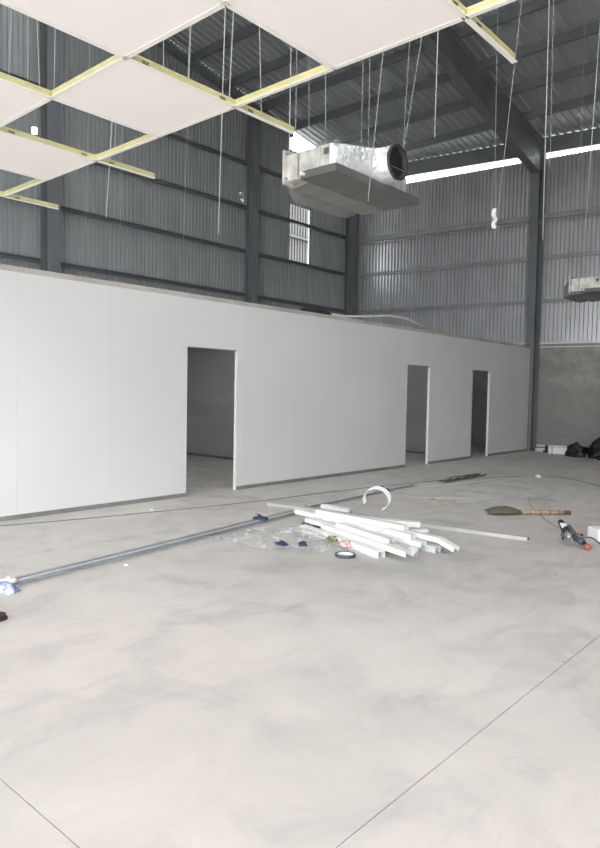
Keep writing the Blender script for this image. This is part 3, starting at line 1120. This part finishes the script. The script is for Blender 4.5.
crumple('plastic_film', M['film'], 'crumpled clear plastic film heaped left of the offcut pile', 'plastic film', (4.95, 4.55, 0), .46, .60, .10, 2.3, rz=.5)
crumple('plastic_film', M['film'], 'smaller clear film scrap in front of the offcuts', 'plastic film', (5.02, 3.98, 0), .25, .30, .06, 5.1, 24, rz=.3)
crumple('plastic_film', M['film'], 'flat film strip beside the long bundle at left', 'plastic film', (4.55, 5.02, 0), .55, .10, .03, 8.4, 22, rz=.14)
lump('wrapper_scrap', M['blue'], 'blue scrap lying in the clear film, left of two', 'wrapper', (4.60, 4.24, .05), (.045, .06, .03), 4, sub=3, amp=.8)
lump('wrapper_scrap', M['blue'], 'blue scrap lying in the clear film, right of two', 'wrapper', (4.72, 4.08, .05), (.03, .04, .035), 6, sub=3, amp=.8)
lump('wrapper_scrap', M['green'], 'olive green crumpled wrapper against the front channel', 'wrapper', (5.19, 4.09, .02), (.06, .085, .045), 8, sub=3)
lump('wrapper_scrap', M['red'], 'red and white crumpled wrapper behind the tape roll', 'wrapper', (5.10, 3.87, .02), (.06, .07, .05), 9, sub=3)
lump('rag', M['slate'], 'dark blue rag under the back end of the pile', 'rag', (5.62, 4.62, .0), (.07, .09, .05), 10, sub=3)
lump('wrapper_scrap', M['straw'], 'brown scrap next to the dark blue rag', 'wrapper', (5.60, 4.80, .0), (.05, .07, .05), 11, sub=2)

# tape roll leaning on the floor
t = thing('tape_roll', 'dark blue roll of tape lying before the offcut pile', 'tape', (4.83, 3.66, 0))


def rr(r, z, n=28):
    return [Vector((r * math.cos(2 * math.pi * i / n), r * math.sin(2 * math.pi * i / n), z)) for i in range(n)]


MB().loft([rr(.093, 0), rr(.095, .002), rr(.095, .026), rr(.093, .028), rr(.080, .028), rr(.078, .026), rr(.078, .002), rr(.080, 0), rr(.093, 0)], caps=False).build('tape', M['slate'], t)
MB().loft([rr(.0778, .001), rr(.0778, .024), rr(.072, .024), rr(.072, .001), rr(.0778, .001)], caps=False).build('core', M['paper'], t)

# blue and white wrapper at the left edge, brown shoe tip
lump('wrapper_scrap', M['blue2'], 'blue and white wrapper at the left end of long bundle', 'wrapper', (2.24, 4.80, .0), (.07, .12, .05), 13, sub=3, amp=.5)
lump('wrapper_scrap', M['paper'], 'white paper scrap behind the blue and white wrapper', 'wrapper', (2.32, 4.94, .0), (.06, .09, .05), 14, sub=3, amp=.5)
sh = thing('shoe', 'dark brown pointed shoe poking in at the left edge', 'shoe', (1.915, 4.205, 0), math.radians(-5))
sole = [(0.10 * math.cos(a) * (1.3 if math.cos(a) > 0 else 2.0), .042 * math.sin(a)) for a in [2 * math.pi * k / 24 for k in range(24)]]
MB().loft([[Vector((x - .08, y, 0)) for x, y in sole], [Vector((x - .08, y, .018)) for x, y in sole]]).build('sole', M['rubber'], sh)
MB().loft([[Vector((x * .97 - .08, y * .95, .018)) for x, y in sole], [Vector((x * .93 - .085, y * .93, .045)) for x, y in sole], [Vector((x * .66 - .12, y * .75, .07)) for x, y in sole], [Vector((x * .4 - .17, y * .7, .09)) for x, y in sole]]).build('upper', M['brown'], sh, smooth=True)

# ------------------------------------------------------------------ broom
A, B = Vector((7.84, 3.70, 0)), Vector((8.60, 2.97, 0))
t = thing('broom', 'grass broom with bamboo handle lying on the floor', 'broom', A)
u = (B - A).normalized()
L = (B - A).length
sd = Vector((-u.y, u.x, 0))
rings = []
for q, w, hh in ((0.0, .07, .03), (.03, .10, .042), (.12, .115, .05), (.22, .11, .052), (.30, .075, .045), (.36, .035, .034), (.42, .022, .024)):
    rings.append([u * q + sd * (w * math.cos(a) - .012 * math.sin(q * 7)) + Vector((0, 0, hh + .002 + hh * math.sin(a))) for a in [2 * math.pi * k / 16 for k in range(16)]])
head = MB().loft(rings).build('head', M['straw'], t, smooth=True)
for k in range(14):
    a = (k - 6.5) / 7
    MB().tube([u * .26 + sd * (.04 * a) + Vector((0, 0, .09)), u * .10 + sd * (.095 * a) + Vector((0, 0, .075)), u * (-.03 - .02 * random.random()) + sd * (.085 * a) + Vector((0, 0, .04))], .004, 5).build('grass_strand', M['straw'], head)
MB().tube([u * .36 + Vector((0, 0, .032)), u * L + Vector((0, 0, .027))], [.027, .025], 12).build('handle', M['bamboo'], t, smooth=True)
for q in (.50, .62, .74, .86, .97):
    MB().tube([u * (L * q - .006) + Vector((0, 0, .029)), u * (L * q + .006) + Vector((0, 0, .029))], .0275, 12).build('joint', M['node'], t)
MB().tube([u * (L - .09) + Vector((0, 0, .028)), u * (L + .004) + Vector((0, 0, .027))], .0265, 12).build('handle_end', M['node'], t)

# ------------------------------------------------------------------ power tools
t = thing('angle_grinder', 'black angle grinder with white label lying at the right', 'power tool', (6.93, 2.45, .098), math.radians(214))
t.rotation_euler.y = math.radians(16)
MB().tube([(-.16, 0, .045), (-.13, 0, .045), (-.02, 0, .045), (.05, 0, .048), (.11, 0, .048)], [.026, .033, .034, .04, .036], 16).build('body', M['black'], t, smooth=True)
MB().tube([(.10, 0, .048), (.14, 0, .05), (.19, 0, .05), (.21, 0, .05)], [.032, .036, .033, .02], 16).build('gear_head', M['steelgrey'], t, smooth=True)
MB().tube([(.16, 0, .05), (.16, -.055, .05)], .022, 14).build('spindle', M['steelgrey'], t)
MB().tube([(.16, -.05, .055), (.16, -.053, .055)], .052, 24).build('disc', M['rubber'], t)
MB().tube([(.16, .03, .05), (.16, .06, .052), (.16, .14, .055)], [.012, .017, .019], 12).build('side_handle', M['black'], t, smooth=True)
MB().box(-.05, .05, -.036, .02, .074, .083).build('label_plate', M['paper'], t)
MB().tube([(-.16, 0, .045), (-.21, .01, .03), (-.25, .03, .006)], .007, 8).build('cord_stub', M['cable'], t, smooth=True)

t = thing('power_drill', 'slate blue power drill with red chuck lying beside grinder', 'power tool', (6.82, 2.26, .035), math.radians(226))
t.rotation_euler.y = math.radians(10)
MB().tube([(-.09, 0, .04), (-.07, 0, .04), (.05, 0, .04), (.09, 0, .04)], [.03, .038, .036, .026], 16).build('body', M['slate'], t, smooth=True)
MB().tube([(.085, 0, .04), (.13, 0, .04), (.15, 0, .038)], [.022, .021, .012], 14).build('nose', M['black'], t, smooth=True)
MB().tube([(.15, 0, .036), (.155, 0, .036), (.19, 0, .036), (.20, 0, .036)], [.016, .03, .03, .02], 18).build('chuck', M['redtool'], t, smooth=True)
MB().tube([(-.06, .0, .05), (-.11, -.02, .085), (-.17, -.04, .115)], [.026, .022, .026], 14).build('grip', M['slate'], t, smooth=True)
MB().box(-.055, -.025, -.012, .012, .074, .09).build('trigger', M['redtool'], t)
MB().box(-.03, .03, -.02, .02, .074, .079).build('label_plate', M['steelgrey'], t)

cardb = thing('carton', 'white carton cut off by the right picture edge', 'box', (7.40, 2.16, 0), math.radians(-40))
MB().box(-.17, .17, -.10, .10, 0, .125).build('body', M['paper'], cardb, bevel=.006)
MB().box(-.172, .172, -.004, .004, .124, .127).build('flap_seam', M['tube_grey'], cardb)


def cable(pts, r, label, name='cable', mat=M['cable'], cat='cable'):
    P = [Vector((x, y, z)) for x, y, z in pts]
    # smooth through the points
    out = []
    for i in range(len(P) - 1):
        p0, p1, p2, p3 = P[max(i - 1, 0)], P[i], P[i + 1], P[min(i + 2, len(P) - 1)]
        for k in range(8):
            s_ = k / 8
            out.append(.5 * ((2 * p1) + (p2 - p0) * s_ + (2 * p0 - 5 * p1 + 4 * p2 - p3) * s_ ** 2 + (3 * p1 - p0 - 3 * p2 + p3) * s_ ** 3))
    out.append(P[-1])
    c = Vector((P[0].x, P[0].y, 0))
    return tag(MB().tube([p - c for p in out], r, 6).build(name, mat, loc=c, smooth=True), label, cat)


cable([(3.0, 7.12, .005), (4.25, 6.77, .005), (6.25, 6.36, .005), (7.75, 6.20, .005), (9.3, 5.97, .005), (10.4, 5.72, .005)], .0045, 'thin dark cable running along the floor before the partition', mat=M['dusty_cable'])
cable([(10.0, 5.55, .006), (11.07, 5.42, .006), (12.24, 4.85, .006), (12.3, 4.3, .006), (11.8, 3.7, .006), (11.2, 3.1, .006), (10.5, 2.4, .006)], .005, 'thin dark cable curving across the floor at right', mat=M['dusty_cable'])
cable([(7.20, 2.58, .008), (7.45, 2.62, .006), (7.82, 2.93, .006), (8.1, 3.12, .006), (8.9, 3.61, .006), (9.8, 4.0, .006)], .003, 'thin cord leading from the grinder past the broom', mat=M['dusty_cable'])
cable([(7.02, 2.38, .012), (7.12, 2.25, .05), (7.05, 2.12, .01), (6.9, 1.98, .008), (6.75, 1.85, .008)], .008, 'thick black drill cord leaving at right')
cable([(8.45, 5.35, .006), (8.3, 5.1, .006), (8.6, 4.7, .006), (8.9, 4.4, .006), (9.6, 4.35, .006)], .004, 'thin grey string on the floor beyond the pile', mat=M['greycable'])
o = MB().ribbon([(0, 0, .012), (.9, -.19, .012), (1.83, -.40, .012), (2.75, -.51, .012)], (.008, .045, 0), .005).build('plastic_strip', M['channel_grey'], loc=(8.61, 5.62, 0))
tag(o, 'pale flat strip lying straight beyond the offcut pile', 'plastic strip')
# dark straps heaped at the end of the strip
t = thing('strap_heap', 'dark flat straps heaped on the floor before last doorway', 'strap', (10.6, 5.62, 0))
for k in range(5):
    a = k * .37 + .2
    pts = [(math.cos(a) * .1 * q - .5 + .22 * q, .09 * math.sin(a * 3 + q * 1.1), .01 + .008 * k) for q in range(6)]
    MB().ribbon(pts, (.01, .05, 0), .004).build('strap', M['cable'], t)

t = thing('extension_plug', 'small orange plug with curled lead on the floor', 'plug', (8.21, 4.76, 0))
MB().tube([(0, 0, .02), (.05, -.02, .02), (.08, -.035, .02)], [.014, .016, .01], 10).build('plug_body', M['orange'], t, smooth=True)
MB().tube([(.08, -.035, .018), (.22, -.10, .006), (.28, -.25, .006), (.16, -.30, .006), (.05, -.2, .006), (.02, -.08, .006)], .005, 6).build('lead', M['bamboo'], t, smooth=True)
lump('plaster_lump', M['stone'], 'white plaster lump lying alone beyond the broom', 'rubble', (12.1, 4.78, 0), (.045, .05, .035), 21, sub=2, flat=.5)
lump('plaster_lump', M['stone'], 'small white crumb near the long bundle at left', 'rubble', (3.25, 4.78, 0), (.016, .02, .01), 22, sub=2, flat=.5)
lump('plaster_lump', M['stone'], 'white paper-like crumb between long bundle and film', 'rubble', (4.95, 5.05, .0), (.02, .03, .015), 23, sub=2, flat=.5)
lump('plaster_lump', M['stone'], 'white crumb lying before partition left of first doorway', 'rubble', (4.95, 6.75, 0), (.02, .03, .014), 24, sub=2, flat=.5)

# ------------------------------------------------------------------ things along the plinth of the back wall
t = thing('pipe_stack', 'white plastic pipes lying along the cement wall', 'pipes', (17.72, 7.05, 0))
ux = Vector((BW_.x, BW_.y, 0)) * -1
for k, (off, z, r) in enumerate(((-.10, .05, .05), (.0, .05, .05), (-.05, .165, .03))):
    MB().tube([Vector((off, 0, z)), Vector((off, 0, z)) + ux * 1.25], r, 12).build('pipe', M['paper'], t, smooth=True)
t = thing('carton', 'long white carton between the pipes and black sacks', 'box', (17.45, 6.50, 0), BA)
MB().box(-.5, .12, -.08, .10, 0, .17).build('body', M['paper'], t, bevel=.008)
MB().box(.0, .04, -.083, .103, .0, .173).build('strap', M['tube_grey'], t)
t = thing('bracket', 'small dark clamp beside the pipes at far wall', 'clamp', (17.5, 6.72, 0))
MB().box(-.05, .05, -.07, .07, 0, .06).build('foot', M['rubber'], t)
MB().box(-.03, .03, -.03, .03, .06, .20).build('post', M['rubber'], t)
lump('rubbish_sack', M['bag'], 'smaller black plastic sack next to the white carton', 'sack', (17.0, 5.78, 0), (.22, .21, .21), 31, flat=.5, amp=.75, freq=2.2)
lump('rubbish_sack', M['bag'], 'larger peaked black plastic sack at right edge of picture', 'sack', (17.05, 5.22, 0), (.24, .25, .26), 33, flat=.5, amp=.85, freq=2.4)
lump('plastic_scrap', M['bag'], 'tiny black scrap on the floor before the sacks', 'scrap', (16.5, 5.05, 0), (.07, .07, .06), 35, sub=2, flat=.5)
